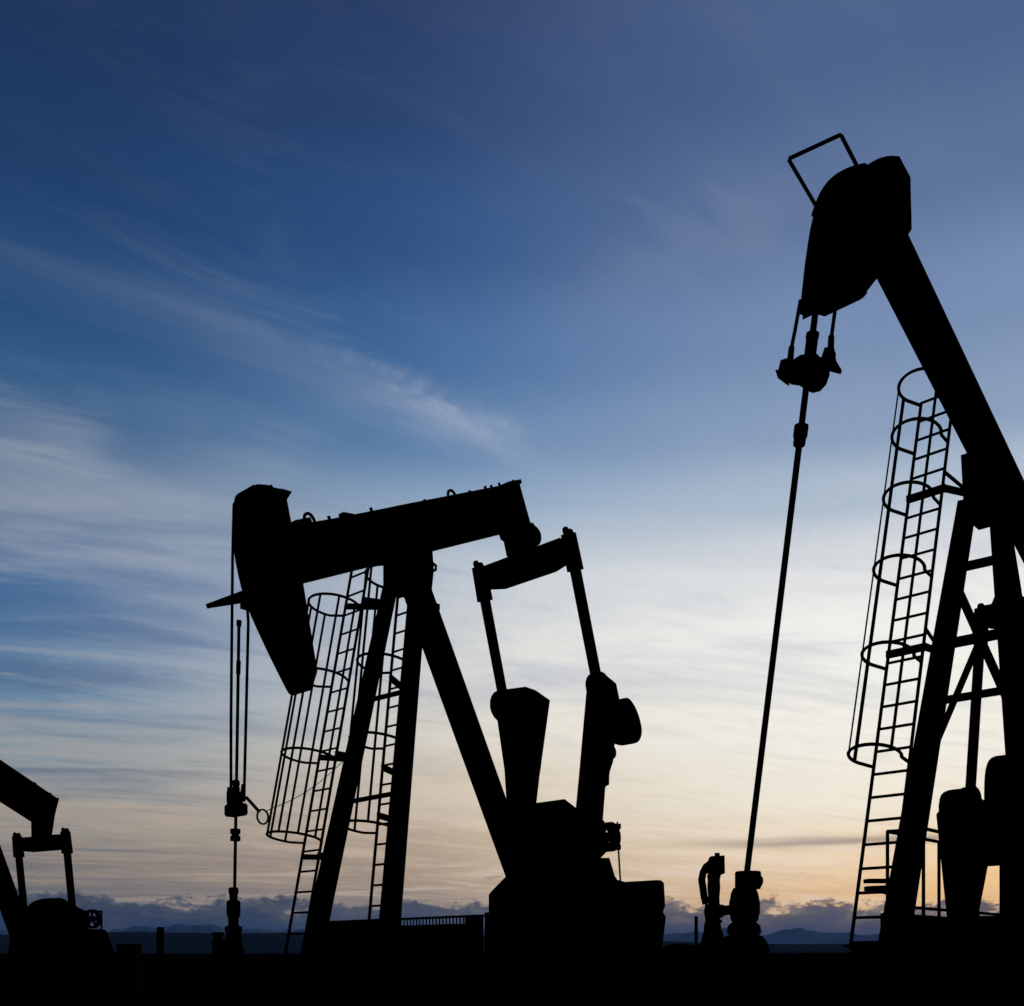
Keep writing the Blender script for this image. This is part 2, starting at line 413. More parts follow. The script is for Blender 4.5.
# ------------------------------------------------------------------ pumpjack pieces
def ladder(parent, foot, top, width, n, hoops, cage_r, cage_depth, side=V(0, 1, 0), out=V(-1, 0, 0), bars=5, first=.3, tail=.0, tilt=0.0, r=.014, spread=.82, marks=None, st=.02, hr=.017, off=0.0):
    """fixed ladder with safety cage: foot/top are the middle of the ladder; hoops are fractions of its height"""
    e = bpy.data.objects.new('ladder', None); COL.objects.link(e); e.parent = parent; e.empty_display_size = .1
    foot, top = Vector(foot), Vector(top)
    ax = (top-foot); L = ax.length; d = ax/L; side = Vector(side).normalized()
    for sg in (-1, 1):
        bm = B(); bar(bm, foot+side*(sg*width/2), top+side*(sg*width/2), st, st*1.6, up=out); link('stile', bm, GALV, e)
    src = None
    for i in range(n):
        p = foot+d*(first+(L-first-tail)*i/(n-1))
        if src is None:
            bm = B(); tube(bm, -side*(width/2), side*(width/2), r, n=8); src = link('rung', bm, GALV, e); src.location = p
        else: shared('rung', src, p, e)
    o2 = (Vector(out)-d*Vector(out).dot(d)).normalized()
    o2 = (o2+d*tilt).normalized()
    def arc(t, k):                              # k 0..1 round the hoop from one stile to the other
        c = foot+d*(L*t); a = math.pi*(k*1.30-.15)
        return c+side*(off+cage_r*math.cos(a))+o2*(cage_depth-cage_r+cage_r*math.sin(a))
    for t in hoops:
        c = foot+d*(L*t)
        pts = [c+side*(width/2)]+[arc(t, k/26) for k in range(27)]+[c-side*(width/2)]
        bm = B(); pipe(bm, pts, hr, 6); link('cage_hoop', bm, GALV, e)
    ks = marks or [(.5+(i-(bars-1)/2)*(spread/max(1, bars-1)), .016) for i in range(bars)]
    for k, rr in ks:
        bm = B()
        pipe(bm, [arc(t, k) for t in hoops], rr, 5); link('cage_bar', bm, GALV, e)
    return e, foot, d, L, side

def wheel(parent, name, c, R0, w, spokes, m=STEEL, axis=V(0, 1, 0), hub=.09, rim=.05):
    e = bpy.data.objects.new(name, None); COL.objects.link(e); e.parent = parent; e.empty_display_size = .1
    bm = B(); c = Vector(c); pts = []
    u = Vector((1, 0, 0)); v = Vector((0, 0, 1))
    n = 24; rings = []
    for i in range(n):
        a = 2*math.pi*i/n; dvec = u*math.cos(a)+v*math.sin(a)
        rings.append([bm.verts.new(c+dvec*(R0-rim)-axis*w/2), bm.verts.new(c+dvec*R0-axis*w/2), bm.verts.new(c+dvec*R0+axis*w/2), bm.verts.new(c+dvec*(R0-rim)+axis*w/2)])
    for i in range(n):
        A, C = rings[i], rings[(i+1) % n]
        for k in range(4):
            j = (k+1) % 4; bm.faces.new((A[k], A[j], C[j], C[k]))
    link('rim', bm, m, e)
    bm = B(); tube(bm, c-axis*w*.6, c+axis*w*.6, hub, n=12); link('hub', bm, m, e)
    for i in range(spokes):
        a = 2*math.pi*i/spokes+.3; dvec = u*math.cos(a)+v*math.sin(a)
        bm = B(); bar(bm, c+dvec*hub*.8, c+dvec*(R0-rim*.6), .05, .03, up=axis); link('spoke', bm, m, e)
    return e

def build_beam(P, p, q, w, h):
    """walking beam from p to q (centre line), I section with stiffeners"""
    bm = B(); ibar(bm, p, q, w, h, .05, .05); o = link('walking_beam', bm, STEEL, P)
    d, s, t = frame(Vector(p), Vector(q)); L = (Vector(q)-Vector(p)).length
    for k in range(1, 8):
        c = Vector(p)+d*(L*k/8); bm = B()
        bar(bm, c-t*(h/2-.052), c+t*(h/2-.052), w*.86, .025, up=d); link('stiffener', bm, STEEL, o)
    for c, n in ((Vector(q)-d*.012, 'end_plate'),):
        bm = B(); bar(bm, c-t*(h/2+.005), c+t*(h/2+.02), w+.03, .03, up=d); link(n, bm, STEEL, o)
    return o, d, t

def equalizer(P, c, half, slope=0.0):
    """cross bar at the tail: deep in the middle, with a bearing housing above"""
    c = Vector(c); bm = B()
    A = [(-half, .12), (half, .12), (half, -.14), (half*.62, -.21), (-half*.62, -.21), (-half, -.14)]
    f = [bm.verts.new(c+V(-.15, y, z)) for y, z in A]; g = [bm.verts.new(c+V(.15, y, z)) for y, z in A]
    bm.faces.new(f); bm.faces.new(g[::-1])
    for i in range(6):
        j = (i+1) % 6; bm.faces.new((f[i], g[i], g[j], f[j]))
    bevel(bm, .025); o = link('equalizer', bm, STEEL, P)
    return o

def pitman(P, top, bot, r=.085):
    top, bot = Vector(top), Vector(bot); d = (bot-top).normalized(); e = bpy.data.objects.new('pitman_arm', None)
    COL.objects.link(e); e.parent = P; e.empty_display_size = .1
    bm = B(); tube(bm, top, bot, r, r, 14); link('shaft', bm, STEEL, e, True)
    bm = B(); bar(bm, top-d*.10, top+d*.42, .15, .17, .16, .20, up=(1, 0, 0)); bevel(bm, .03); link('upper_socket', bm, STEEL, e)
    for s in (-.05, .05):
        bm = B(); lathe(bm, [(.045, 0), (.05, .04), (.04, .08), (.01, .095)], top-d*.09+V(s, 0, 0), 10, -d); link('bolt', bm, STEEL, e)
    bm = B(); lathe(bm, [(.16, -.11), (.20, -.08), (.20, .08), (.16, .11)], bot, 18, (0, 1, 0)); link('wrist_pin_bearing', bm, STEEL, e)
    return e

def bolts(P, pts, d, r=.025, h=.05):
    for p in pts:
        bm = B(); tube(bm, p, Vector(p)+Vector(d)*h, r, n=6); link('bolt', bm, STEEL, P)

def leg(P, foot, top, w, h, w2=None, h2=None):
    bm = B(); foot, top = Vector(foot), Vector(top)
    # wide-flange column: two flanges and a web
    d, s, t = frame(foot, top, (1, 0, 0)); web = min(.16, w*.6); w2 = w2 or w; h2 = h2 or h
    for sg in (-1, 1):
        bar(bm, foot+t*sg*(h/2-.02), top+t*sg*(h2/2-.02), w, .04, w2, .04, up=(1, 0, 0))
    bar(bm, foot, top, web, h-.08, web, h2-.08, up=(1, 0, 0))
    o = link('leg', bm, STEEL, P)
    bm = B(); box(bm, foot.x-.26, foot.x+.26, foot.y-.22, foot.y+.22, foot.z-.03, foot.z+.035); link('foot_plate', bm, STEEL, o)
    return o

# ================================================================== the middle pumpjack
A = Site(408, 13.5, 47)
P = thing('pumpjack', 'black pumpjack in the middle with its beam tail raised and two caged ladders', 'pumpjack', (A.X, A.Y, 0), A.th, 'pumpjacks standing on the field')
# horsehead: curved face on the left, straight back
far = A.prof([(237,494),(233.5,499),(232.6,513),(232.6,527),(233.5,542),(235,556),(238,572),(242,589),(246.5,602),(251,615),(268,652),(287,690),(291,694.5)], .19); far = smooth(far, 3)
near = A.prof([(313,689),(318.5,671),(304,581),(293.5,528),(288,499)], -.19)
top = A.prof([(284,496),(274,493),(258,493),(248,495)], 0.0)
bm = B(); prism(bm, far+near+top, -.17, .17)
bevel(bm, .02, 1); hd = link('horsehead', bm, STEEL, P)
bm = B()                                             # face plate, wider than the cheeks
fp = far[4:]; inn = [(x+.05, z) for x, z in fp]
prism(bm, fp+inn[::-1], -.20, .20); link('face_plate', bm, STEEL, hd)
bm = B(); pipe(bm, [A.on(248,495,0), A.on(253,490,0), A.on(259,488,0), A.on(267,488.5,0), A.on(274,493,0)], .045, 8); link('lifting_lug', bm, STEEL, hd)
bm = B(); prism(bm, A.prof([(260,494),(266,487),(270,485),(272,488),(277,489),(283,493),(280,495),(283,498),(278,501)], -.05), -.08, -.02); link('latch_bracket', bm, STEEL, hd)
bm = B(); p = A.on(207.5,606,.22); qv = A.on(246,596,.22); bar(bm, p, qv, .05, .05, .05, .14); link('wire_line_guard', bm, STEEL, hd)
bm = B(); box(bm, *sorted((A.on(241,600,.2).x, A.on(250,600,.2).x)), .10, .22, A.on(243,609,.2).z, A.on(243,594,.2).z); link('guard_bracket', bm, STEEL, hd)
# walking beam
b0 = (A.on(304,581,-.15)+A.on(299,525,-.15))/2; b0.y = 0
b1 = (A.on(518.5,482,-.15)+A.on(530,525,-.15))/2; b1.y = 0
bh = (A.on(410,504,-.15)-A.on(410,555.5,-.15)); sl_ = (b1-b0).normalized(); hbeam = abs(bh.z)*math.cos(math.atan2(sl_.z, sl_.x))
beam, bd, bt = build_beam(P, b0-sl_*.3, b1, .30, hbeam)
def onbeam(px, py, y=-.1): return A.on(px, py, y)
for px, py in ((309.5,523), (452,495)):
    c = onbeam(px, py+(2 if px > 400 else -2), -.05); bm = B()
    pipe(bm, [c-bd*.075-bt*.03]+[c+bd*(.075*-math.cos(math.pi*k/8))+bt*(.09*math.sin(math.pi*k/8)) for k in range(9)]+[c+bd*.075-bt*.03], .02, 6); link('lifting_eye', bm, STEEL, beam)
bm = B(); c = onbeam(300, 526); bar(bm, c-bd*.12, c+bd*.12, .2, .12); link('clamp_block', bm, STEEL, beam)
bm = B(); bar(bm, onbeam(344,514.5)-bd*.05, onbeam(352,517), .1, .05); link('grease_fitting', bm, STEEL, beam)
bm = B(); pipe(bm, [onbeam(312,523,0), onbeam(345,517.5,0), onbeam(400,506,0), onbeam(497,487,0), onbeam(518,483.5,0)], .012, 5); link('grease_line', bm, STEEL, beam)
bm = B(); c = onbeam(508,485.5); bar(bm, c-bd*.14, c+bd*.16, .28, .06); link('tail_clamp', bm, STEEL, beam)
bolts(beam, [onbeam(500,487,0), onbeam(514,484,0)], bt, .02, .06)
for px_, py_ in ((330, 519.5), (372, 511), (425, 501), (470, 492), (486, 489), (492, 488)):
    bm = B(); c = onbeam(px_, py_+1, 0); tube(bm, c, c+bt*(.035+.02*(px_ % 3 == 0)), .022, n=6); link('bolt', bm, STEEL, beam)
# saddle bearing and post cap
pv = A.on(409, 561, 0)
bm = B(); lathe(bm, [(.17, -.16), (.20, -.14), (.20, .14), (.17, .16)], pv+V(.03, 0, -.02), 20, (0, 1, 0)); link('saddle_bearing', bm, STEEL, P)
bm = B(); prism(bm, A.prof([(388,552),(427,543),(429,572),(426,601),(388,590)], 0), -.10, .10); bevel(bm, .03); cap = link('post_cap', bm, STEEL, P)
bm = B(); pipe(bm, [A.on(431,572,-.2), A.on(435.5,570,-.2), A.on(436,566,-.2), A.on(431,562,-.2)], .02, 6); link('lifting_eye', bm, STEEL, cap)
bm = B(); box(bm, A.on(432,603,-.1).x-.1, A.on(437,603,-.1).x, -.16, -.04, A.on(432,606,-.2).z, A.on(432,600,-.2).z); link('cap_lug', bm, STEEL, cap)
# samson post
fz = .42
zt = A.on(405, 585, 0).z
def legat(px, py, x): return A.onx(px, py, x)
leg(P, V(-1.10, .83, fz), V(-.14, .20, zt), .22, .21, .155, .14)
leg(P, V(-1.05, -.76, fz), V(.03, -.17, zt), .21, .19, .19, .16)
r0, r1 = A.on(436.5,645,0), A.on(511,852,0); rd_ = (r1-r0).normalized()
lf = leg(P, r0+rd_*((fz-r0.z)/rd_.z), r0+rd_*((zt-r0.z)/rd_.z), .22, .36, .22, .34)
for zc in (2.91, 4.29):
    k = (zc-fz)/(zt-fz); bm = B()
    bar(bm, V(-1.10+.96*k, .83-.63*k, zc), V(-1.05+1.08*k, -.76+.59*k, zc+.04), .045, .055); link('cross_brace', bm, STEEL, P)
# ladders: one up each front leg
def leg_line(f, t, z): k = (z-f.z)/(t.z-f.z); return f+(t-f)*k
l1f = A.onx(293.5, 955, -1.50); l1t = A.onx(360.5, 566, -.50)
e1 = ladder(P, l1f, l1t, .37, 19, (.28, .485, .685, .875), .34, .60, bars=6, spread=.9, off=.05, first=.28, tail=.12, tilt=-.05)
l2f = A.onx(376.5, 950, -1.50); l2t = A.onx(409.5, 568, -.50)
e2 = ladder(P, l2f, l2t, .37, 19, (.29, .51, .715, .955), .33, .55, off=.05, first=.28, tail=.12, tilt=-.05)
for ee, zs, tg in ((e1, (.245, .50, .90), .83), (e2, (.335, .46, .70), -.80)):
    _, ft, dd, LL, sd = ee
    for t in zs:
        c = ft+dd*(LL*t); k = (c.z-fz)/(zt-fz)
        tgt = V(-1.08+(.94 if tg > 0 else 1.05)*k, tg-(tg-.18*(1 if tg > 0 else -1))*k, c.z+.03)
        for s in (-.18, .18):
            bm = B(); bar(bm, c+sd*s, V(tgt.x, tgt.y+s*.5, tgt.z), .05, .07); link('standoff_bracket', bm, STEEL, ee[0])
# tail bearing, equalizer, pitman arms
ec = A.on(523, 556, 0); ec.z = 6.78
bm = B()
prism(bm, A.prof([(503,532),(505,538),(508,540),(511,555),(527,556),(535,545),(535,540),(533,530),(528,524)], 0), -.09, .09); bevel(bm, .02)
tb = link('tail_bearing', bm, STEEL, P)
c = A.on(529.5, 537.5, 0); bm = B(); lathe(bm, [(.13, -.13), (.15, -.11), (.15, .11), (.13, .13)], c, 18, (0, 1, 0)); link('bearing_cap', bm, STEEL, tb)
equalizer(P, ec+V(.02, 0, .03), .84)
pin = V(2.92, 0, 4.90)
for y in (.92, -.92): pitman(P, V(ec.x, y, ec.z+.12), V(pin.x, y*1.04, pin.z))
# cranks with counterweights
bm = B(); prism(bm, A.prof([(497,697),(503,690),(522,687.5),(532,691),(546.5,701),(536,777),(533,803),(530,850),(512,850),(510,803),(508,770),(501,721)], 1.08), 1.0, 1.16); bevel(bm, .02)
ck = link('crank', bm, RUST, P)
bm = B(); prism(bm, A.prof([(521,690),(532,693),(545,702),(537,770),(514,768),(510,745)], 1.25), 1.165, 1.34); bevel(bm, .04); link('counterweight', bm, RUST, ck)
bm = B(); lathe(bm, [(.22, -.10), (.26, -.06), (.26, .06), (.22, .10)], A.on(503.5, 706, 1.05), 18, (0, 1, 0)); link('crank_pin', bm, RUST, ck)
bm = B(); prism(bm, A.prof([(590.5,692),(592.5,680),(601,675.5),(612,684.5),(615,699),(612,726),(609,762),(604,777),(601,789),(598.5,822),(595,860),(578,860),(580,808),(583,777)], -1.08), -1.16, -1.0); bevel(bm, .02)
ck = link('crank', bm, RUST, P)
bm = B(); prism(bm, A.prof([(600,705)]+smooth([(614,700.5),(622,698.8),(627,702.5),(632.3,712),(636,724),(637,734),(634,742),(627,744.8),(619,743),(611,738.5)])+[(600,733)], -1.25), -1.34, -1.165); bevel(bm, .05); link('counterweight', bm, RUST, ck)
bm = B(); lathe(bm, [(.10, -.1), (.12, -.06), (.12, .06), (.10, .1)], A.on(607, 753, -1.1), 16, (0, 1, 0)); link('counterweight_bolt', bm, RUST, ck)
bm = B(); prism(bm, A.prof([(590,768),(607.5,762),(607,785),(603,787),(590,790)], -1.2), -1.24, -1.162); link('clamp_plate', bm, RUST, ck)
bm = B(); tube(bm, V(2.80, -1.1, 2.75), V(2.80, .45, 2.75), .14, n=16); link('crankshaft', bm, STEEL, P)
for py_, px_ in ((772, 606), (783, 604.5), (800, 600.5), (812, 599.5)):
    bm = B(); tube(bm, A.on(px_-2, py_, -1.16), A.on(px_+1.6, py_+.3, -1.16), .045, n=8); link('crank_bolt', bm, RUST, ck)
# gearbox on its pedestal
gp = A.prof([(534,803.5),(564.5,799),(577,808.5),(592,850),(597,905)], -.45)+A.prof([(505,905),(507,878),(512,830)], .3)
bm = B(); prism(bm, gp, -.45, .30); bevel(bm, .05); gb = link('gearbox', bm, STEEL, P)
bm = B(); prism(bm, A.prof([(507,880),(520,870),(596,890),(600,962),(492,962),(492,896)], .3), -.70, .30); link('pedestal', bm, STEEL, P)
bm = B(); prism(bm, A.prof([(506,877),(491,892.5),(489.5,895),(489.5,960),(560,960),(560,877)], -.72), -.80, -.705); link('pedestal_guard', bm, STEEL, P)
# brake wheel, lever rod
bc = A.on(609, 837, -.6)
wheel(P, 'brake_wheel', bc, .235, .12, 5, hub=.08, rim=.07)
bm = B(); bar(bm, A.on(595,855,-.6), A.on(602,848,-.6), .1, .16); link('brake_arm', bm, STEEL, P)
bm = B(); prism(bm, A.prof([(608,824),(618,824),(618,829),(612,832)], -.6), -.66, -.52); link('brake_bracket', bm, STEEL, P)
bm = B(); prism(bm, A.prof([(611,842),(618,845),(618,850),(609,851)], -.6), -.66, -.52); link('brake_bracket', bm, STEEL, P)
bm = B(); pipe(bm, [A.on(617.3,822,-.6), A.on(618.5,850,-.6), A.on(620.7,886,-.6)], .016, 6); link('brake_rod', bm, STEEL, P)
bm = B(); prism(bm, A.prof([(596.5,858),(607,858),(616,888),(598,888)], -.3), -.35, -.2); link('motor_bracket', bm, STEEL, P)
# engine housing on the tail of the skid
hp = A.prof([(613,884.5),(656,880),(661,880.2),(664,883),(665.2,906),(663,912),(666,917),(663,941),(661,962),(600,962)], -.7)
bm = B(); prism(bm, hp, -.70, .55); bevel(bm, .03); eh = link('engine_housing', bm, STEEL, P)
bm = B(); lathe(bm, [(.05, 0), (.06, .05), (.05, .1), (.01, .11)], V(hp[1][0]-.5, -.2, hp[1][1]-.06), 10); link('filler_cap', bm, STEEL, eh)
for y in (-.55, .55):
    bm = B(); ibar(bm, V(-1.6, y, .3), V(5.4, y, .3), .2, .30); link('skid_rail', bm, STEEL, P)
for x in (-1.4, 0, 1.3, 3.0, 4.6):
    bm = B(); ibar(bm, V(x, -.53, .3), V(x, .53, .3), .15, .22); link('skid_crossmember', bm, STEEL, P)
for x in (-.98,):
    bm = B(); ibar(bm, V(x, -1.1, .31), V(x, 1.1, .31), .24, .22); link('skid_crossmember', bm, STEEL, P)
bm = B(); box(bm, -2.0, 5.6, -1.2, 1.2, -.2, .15); link('foundation_slab', bm, CONC, P)
# bridle, carrier bar and polished rod
br = bpy.data.objects.new('bridle', None); COL.objects.link(br); br.parent = P; br.empty_display_size = .1
cl = A.on(231, 803, .15); cr = A.on(244, 800, -.15)
bm = B(); pipe(bm, [A.on(233.5,520,.15), A.on(232.6,556,.15), A.on(231,720,.15), cl], .017, 6); link('cable', bm, CABLE, br)
bm = B(); pipe(bm, [A.on(246.5,595,-.15), A.on(248.3,622,-.15), A.on(246,720,-.15), cr], .017, 6); link('cable', bm, CABLE, br)
def vrod(s, name, pts, r, par, m=STEEL, y=0, n=10):
    bm = B(); pipe(bm, [s.on(a, b, y) for a, b in pts], r, n); return link(name, bm, m, par)
vrod(A, 'polished_rod', [(239,622),(237.8,700),(236.5,780),(235.6,830),(234.4,905)], .019, P)
vrod(A, 'rod_coupling', [(238.6,661),(238.2,674)], .027, P)
vrod(A, 'rod_end', [(239.1,620.5),(238.9,626)], .03, P)
x0 = A.on(236, 800, 0)
cbz = lambda py: A.on(236, py, 0).z
bm = B(); box(bm, x0.x-.07, x0.x+.07, -.15, .15, cbz(816), cbz(804)); bevel(bm, .015); cb = link('carrier_bar', bm, STEEL, P)
bm = B(); box(bm, x0.x-.05, x0.x+.05, -.075, .075, cbz(804)+.001, cbz(792)); bevel(bm, .01); link('load_cell', bm, STEEL, cb)
bm = B(); lathe(bm, [(.045, 0), (.045, .05), (.035, .06), (.045, .08), (.045, .12), (.03, .14)], V(x0.x, 0, cbz(792)), 10); link('rod_clamp', bm, STEEL, cb)
for y in (.15, -.15):
    bm = B(); lathe(bm, [(.025, 0), (.03, .03), (.03, .12), (.02, .2)], V(x0.x, y, cbz(803)), 8); link('cable_socket', bm, STEEL, cb)
cz = A.on(235.3, 835, 0); bm = B(); lathe(bm, [(.055, -.07), (.06, -.065), (.06, -.015), (.045, -.01), (.045, .01), (.06, .015), (.06, .065), (.055, .07)], cz, 8); link('rod_clamp', bm, STEEL, P)
bm = B(); bar(bm, A.on(246,797,-.1), A.on(259.5,812,-.1), .025, .03); link('hook_arm', bm, STEEL, P)
rc = A.on(262.7, 816.8, -.1); bm = B()
pipe(bm, [rc+V(.075*math.cos(k*math.pi/10), 0, .085*math.sin(k*math.pi/10)) for k in range(20)], .012, 6, True); link('hook_ring', bm, STEEL, P)
w0 = rc+V(.05, 0, .075); w1 = V(-.55, .55, A.onx(341,755,-.6).z); bm = B()
pipe(bm, [w0+(w1-w0)*(k/12)-V(0, 0, .10*math.sin(math.pi*k/12)) for k in range(13)], .005, 4); link('tether_wire', bm, CABLE, P)

# its wellhead
wx = A.on(233.5, 950, 0).x
wl = A.on(233.5, 950, 0); ct, st = A.c, A.s
WP = thing('wellhead', 'slim wellhead under the middle pumpjack carrier bar, left of its ladders', 'wellhead', (A.X+ct*wl.x, A.Y+st*wl.x, 0), A.th, 'wellheads under the pumpjacks')
bm = B(); lathe(bm, [(.14, 0), (.14, .62), (.11, .66), (.10, .9), (.12, .91), (.12, .97), (.10, .98)], n=16); link('casing_head', bm, RUST, WP)
bm = B(); lathe(bm, [(.09, .98), (.10, 1.0), (.10, 1.08), (.085, 1.09), (.085, 1.14), (.10, 1.15), (.10, 1.20), (.06, 1.22), (.06, 1.30)], n=16); link('tubing_head', bm, RUST, WP)
bm = B(); lathe(bm, [(.055, 1.30), (.072, 1.32), (.078, 1.36), (.078, 1.49), (.06, 1.51)], n=12); link('pumping_tee', bm, RUST, WP)
bm = B(); lathe(bm, [(.045, 1.51), (.048, 1.58), (.056, 1.59), (.056, 1.65), (.03, 1.66)], n=12); link('stuffing_box', bm, RUST, WP)
bm = B(); tube(bm, V(0, 0, 1.0), V(-.13, .09, 1.0), .035, n=10); link('side_outlet', bm, RUST, WP)
bm = B(); lathe(bm, [(.065, -.5), (.065, .10), (.05, .11), (.05, .15), (.068, .16), (.068, .19)], V(-.14, .10, .95), 12); link('casing_valve', bm, RUST, WP)

# ================================================================== the right pumpjack
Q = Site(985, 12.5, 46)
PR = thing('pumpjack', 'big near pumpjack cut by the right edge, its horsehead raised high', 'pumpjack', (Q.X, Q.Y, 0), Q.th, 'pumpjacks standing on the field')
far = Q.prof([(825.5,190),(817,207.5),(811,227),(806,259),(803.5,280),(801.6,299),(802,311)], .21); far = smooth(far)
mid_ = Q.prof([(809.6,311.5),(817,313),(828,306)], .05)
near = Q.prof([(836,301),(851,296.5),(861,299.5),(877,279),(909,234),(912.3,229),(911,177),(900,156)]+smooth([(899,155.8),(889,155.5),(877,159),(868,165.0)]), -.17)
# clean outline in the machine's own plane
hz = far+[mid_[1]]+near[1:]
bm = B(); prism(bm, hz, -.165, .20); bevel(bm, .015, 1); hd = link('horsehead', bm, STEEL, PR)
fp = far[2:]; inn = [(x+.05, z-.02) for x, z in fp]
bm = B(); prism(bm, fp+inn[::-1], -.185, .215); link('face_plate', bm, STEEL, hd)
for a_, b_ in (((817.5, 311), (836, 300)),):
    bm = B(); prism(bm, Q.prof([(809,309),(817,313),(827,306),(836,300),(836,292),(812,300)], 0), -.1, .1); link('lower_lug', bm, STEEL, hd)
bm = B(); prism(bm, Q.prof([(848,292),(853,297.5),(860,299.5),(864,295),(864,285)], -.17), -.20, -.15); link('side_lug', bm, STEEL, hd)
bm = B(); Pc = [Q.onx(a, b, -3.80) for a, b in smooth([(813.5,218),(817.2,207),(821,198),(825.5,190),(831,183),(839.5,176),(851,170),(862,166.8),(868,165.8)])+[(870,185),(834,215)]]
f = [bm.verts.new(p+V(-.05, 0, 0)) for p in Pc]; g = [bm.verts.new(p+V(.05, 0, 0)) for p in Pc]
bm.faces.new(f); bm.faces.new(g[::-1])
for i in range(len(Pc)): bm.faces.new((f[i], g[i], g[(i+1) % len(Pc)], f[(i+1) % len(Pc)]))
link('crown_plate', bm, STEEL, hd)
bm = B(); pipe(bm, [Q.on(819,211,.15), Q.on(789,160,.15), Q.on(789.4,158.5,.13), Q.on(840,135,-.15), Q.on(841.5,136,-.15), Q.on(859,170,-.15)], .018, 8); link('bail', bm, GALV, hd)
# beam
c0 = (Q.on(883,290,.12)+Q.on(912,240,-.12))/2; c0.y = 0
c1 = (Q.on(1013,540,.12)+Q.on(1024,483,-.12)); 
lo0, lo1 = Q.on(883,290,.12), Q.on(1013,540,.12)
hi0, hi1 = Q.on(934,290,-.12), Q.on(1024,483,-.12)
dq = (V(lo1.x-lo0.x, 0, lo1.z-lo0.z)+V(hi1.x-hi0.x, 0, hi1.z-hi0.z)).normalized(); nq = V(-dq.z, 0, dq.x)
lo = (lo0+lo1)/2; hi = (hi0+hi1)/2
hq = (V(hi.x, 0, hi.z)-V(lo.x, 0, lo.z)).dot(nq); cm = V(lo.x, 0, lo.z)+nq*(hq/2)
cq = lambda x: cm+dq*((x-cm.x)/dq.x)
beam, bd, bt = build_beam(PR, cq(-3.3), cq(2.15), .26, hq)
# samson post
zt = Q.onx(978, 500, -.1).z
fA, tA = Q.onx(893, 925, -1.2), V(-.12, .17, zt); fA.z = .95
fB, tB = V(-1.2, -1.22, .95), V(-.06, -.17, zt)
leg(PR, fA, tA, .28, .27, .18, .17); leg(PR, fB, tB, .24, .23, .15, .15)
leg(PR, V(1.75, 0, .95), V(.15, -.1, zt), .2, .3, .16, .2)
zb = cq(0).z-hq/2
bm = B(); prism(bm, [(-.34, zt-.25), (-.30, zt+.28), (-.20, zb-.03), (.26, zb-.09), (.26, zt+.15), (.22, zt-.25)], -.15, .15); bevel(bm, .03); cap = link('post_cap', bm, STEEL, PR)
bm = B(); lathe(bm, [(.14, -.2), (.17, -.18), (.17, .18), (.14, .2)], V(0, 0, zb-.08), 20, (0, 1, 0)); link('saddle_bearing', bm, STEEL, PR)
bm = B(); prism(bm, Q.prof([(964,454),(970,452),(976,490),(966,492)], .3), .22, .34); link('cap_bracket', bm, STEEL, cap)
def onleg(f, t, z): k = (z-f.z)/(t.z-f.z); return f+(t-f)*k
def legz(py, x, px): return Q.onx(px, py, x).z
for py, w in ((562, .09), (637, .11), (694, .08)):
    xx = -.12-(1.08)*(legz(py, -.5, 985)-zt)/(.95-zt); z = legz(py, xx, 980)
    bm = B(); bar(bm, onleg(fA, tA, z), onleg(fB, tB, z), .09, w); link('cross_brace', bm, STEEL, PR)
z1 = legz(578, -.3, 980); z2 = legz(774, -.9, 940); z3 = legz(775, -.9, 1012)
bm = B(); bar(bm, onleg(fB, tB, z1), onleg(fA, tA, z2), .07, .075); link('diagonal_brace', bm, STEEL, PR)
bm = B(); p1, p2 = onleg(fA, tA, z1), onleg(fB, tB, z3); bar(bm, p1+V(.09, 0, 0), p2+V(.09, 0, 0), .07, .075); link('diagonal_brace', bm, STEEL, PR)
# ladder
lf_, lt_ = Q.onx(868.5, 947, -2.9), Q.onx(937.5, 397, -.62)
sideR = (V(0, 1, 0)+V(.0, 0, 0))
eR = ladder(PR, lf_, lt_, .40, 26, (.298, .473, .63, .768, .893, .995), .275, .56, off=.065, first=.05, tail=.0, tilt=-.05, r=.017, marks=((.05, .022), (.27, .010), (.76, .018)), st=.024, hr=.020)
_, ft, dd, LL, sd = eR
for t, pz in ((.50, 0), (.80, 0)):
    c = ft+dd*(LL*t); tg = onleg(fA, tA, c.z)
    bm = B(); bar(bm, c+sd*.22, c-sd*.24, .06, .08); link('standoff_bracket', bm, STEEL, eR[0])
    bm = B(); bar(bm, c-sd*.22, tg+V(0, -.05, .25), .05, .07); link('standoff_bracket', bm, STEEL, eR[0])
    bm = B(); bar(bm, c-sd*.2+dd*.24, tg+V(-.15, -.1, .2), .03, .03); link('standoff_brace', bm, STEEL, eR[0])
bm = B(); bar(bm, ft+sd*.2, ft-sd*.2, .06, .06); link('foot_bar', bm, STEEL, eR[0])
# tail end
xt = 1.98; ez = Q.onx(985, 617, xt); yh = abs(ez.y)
tl = cq(xt)
bm = B(); box(bm, xt-.12, xt+.14, -.08, .08, ez.z+.02, tl.z-hq/2+.08); bevel(bm, .02); link('tail_bearing', bm, STEEL, PR)
equalizer(PR, V(xt, 0, ez.z), yh-.02)
pb = Q.onx(978, 800, 1.55)
pitman(PR, V(xt, yh+.05, ez.z+.02), V(1.55, yh+.06, pb.z), .07)
pitman(PR, V(xt, -yh-.05, ez.z+.02), V(1.55, -yh-.06, pb.z), .07)
yc = yh+.3
wedge = [(938.5,806),(940.5,796),(946,791),(956,789.5),(964,794),(986,818),(972,905),(968,960),(952,960),(950,906),(945,878),(943,866),(940,845)]
wedge = smooth(wedge[:7], 3)+[(970,914),(968,960),(952,960),(951,912),(949.5,903),(950,897),(947,893),(947.5,886),(944.5,880),(945,873),(942.5,866),(943,858),(940.5,850),(939,820)]
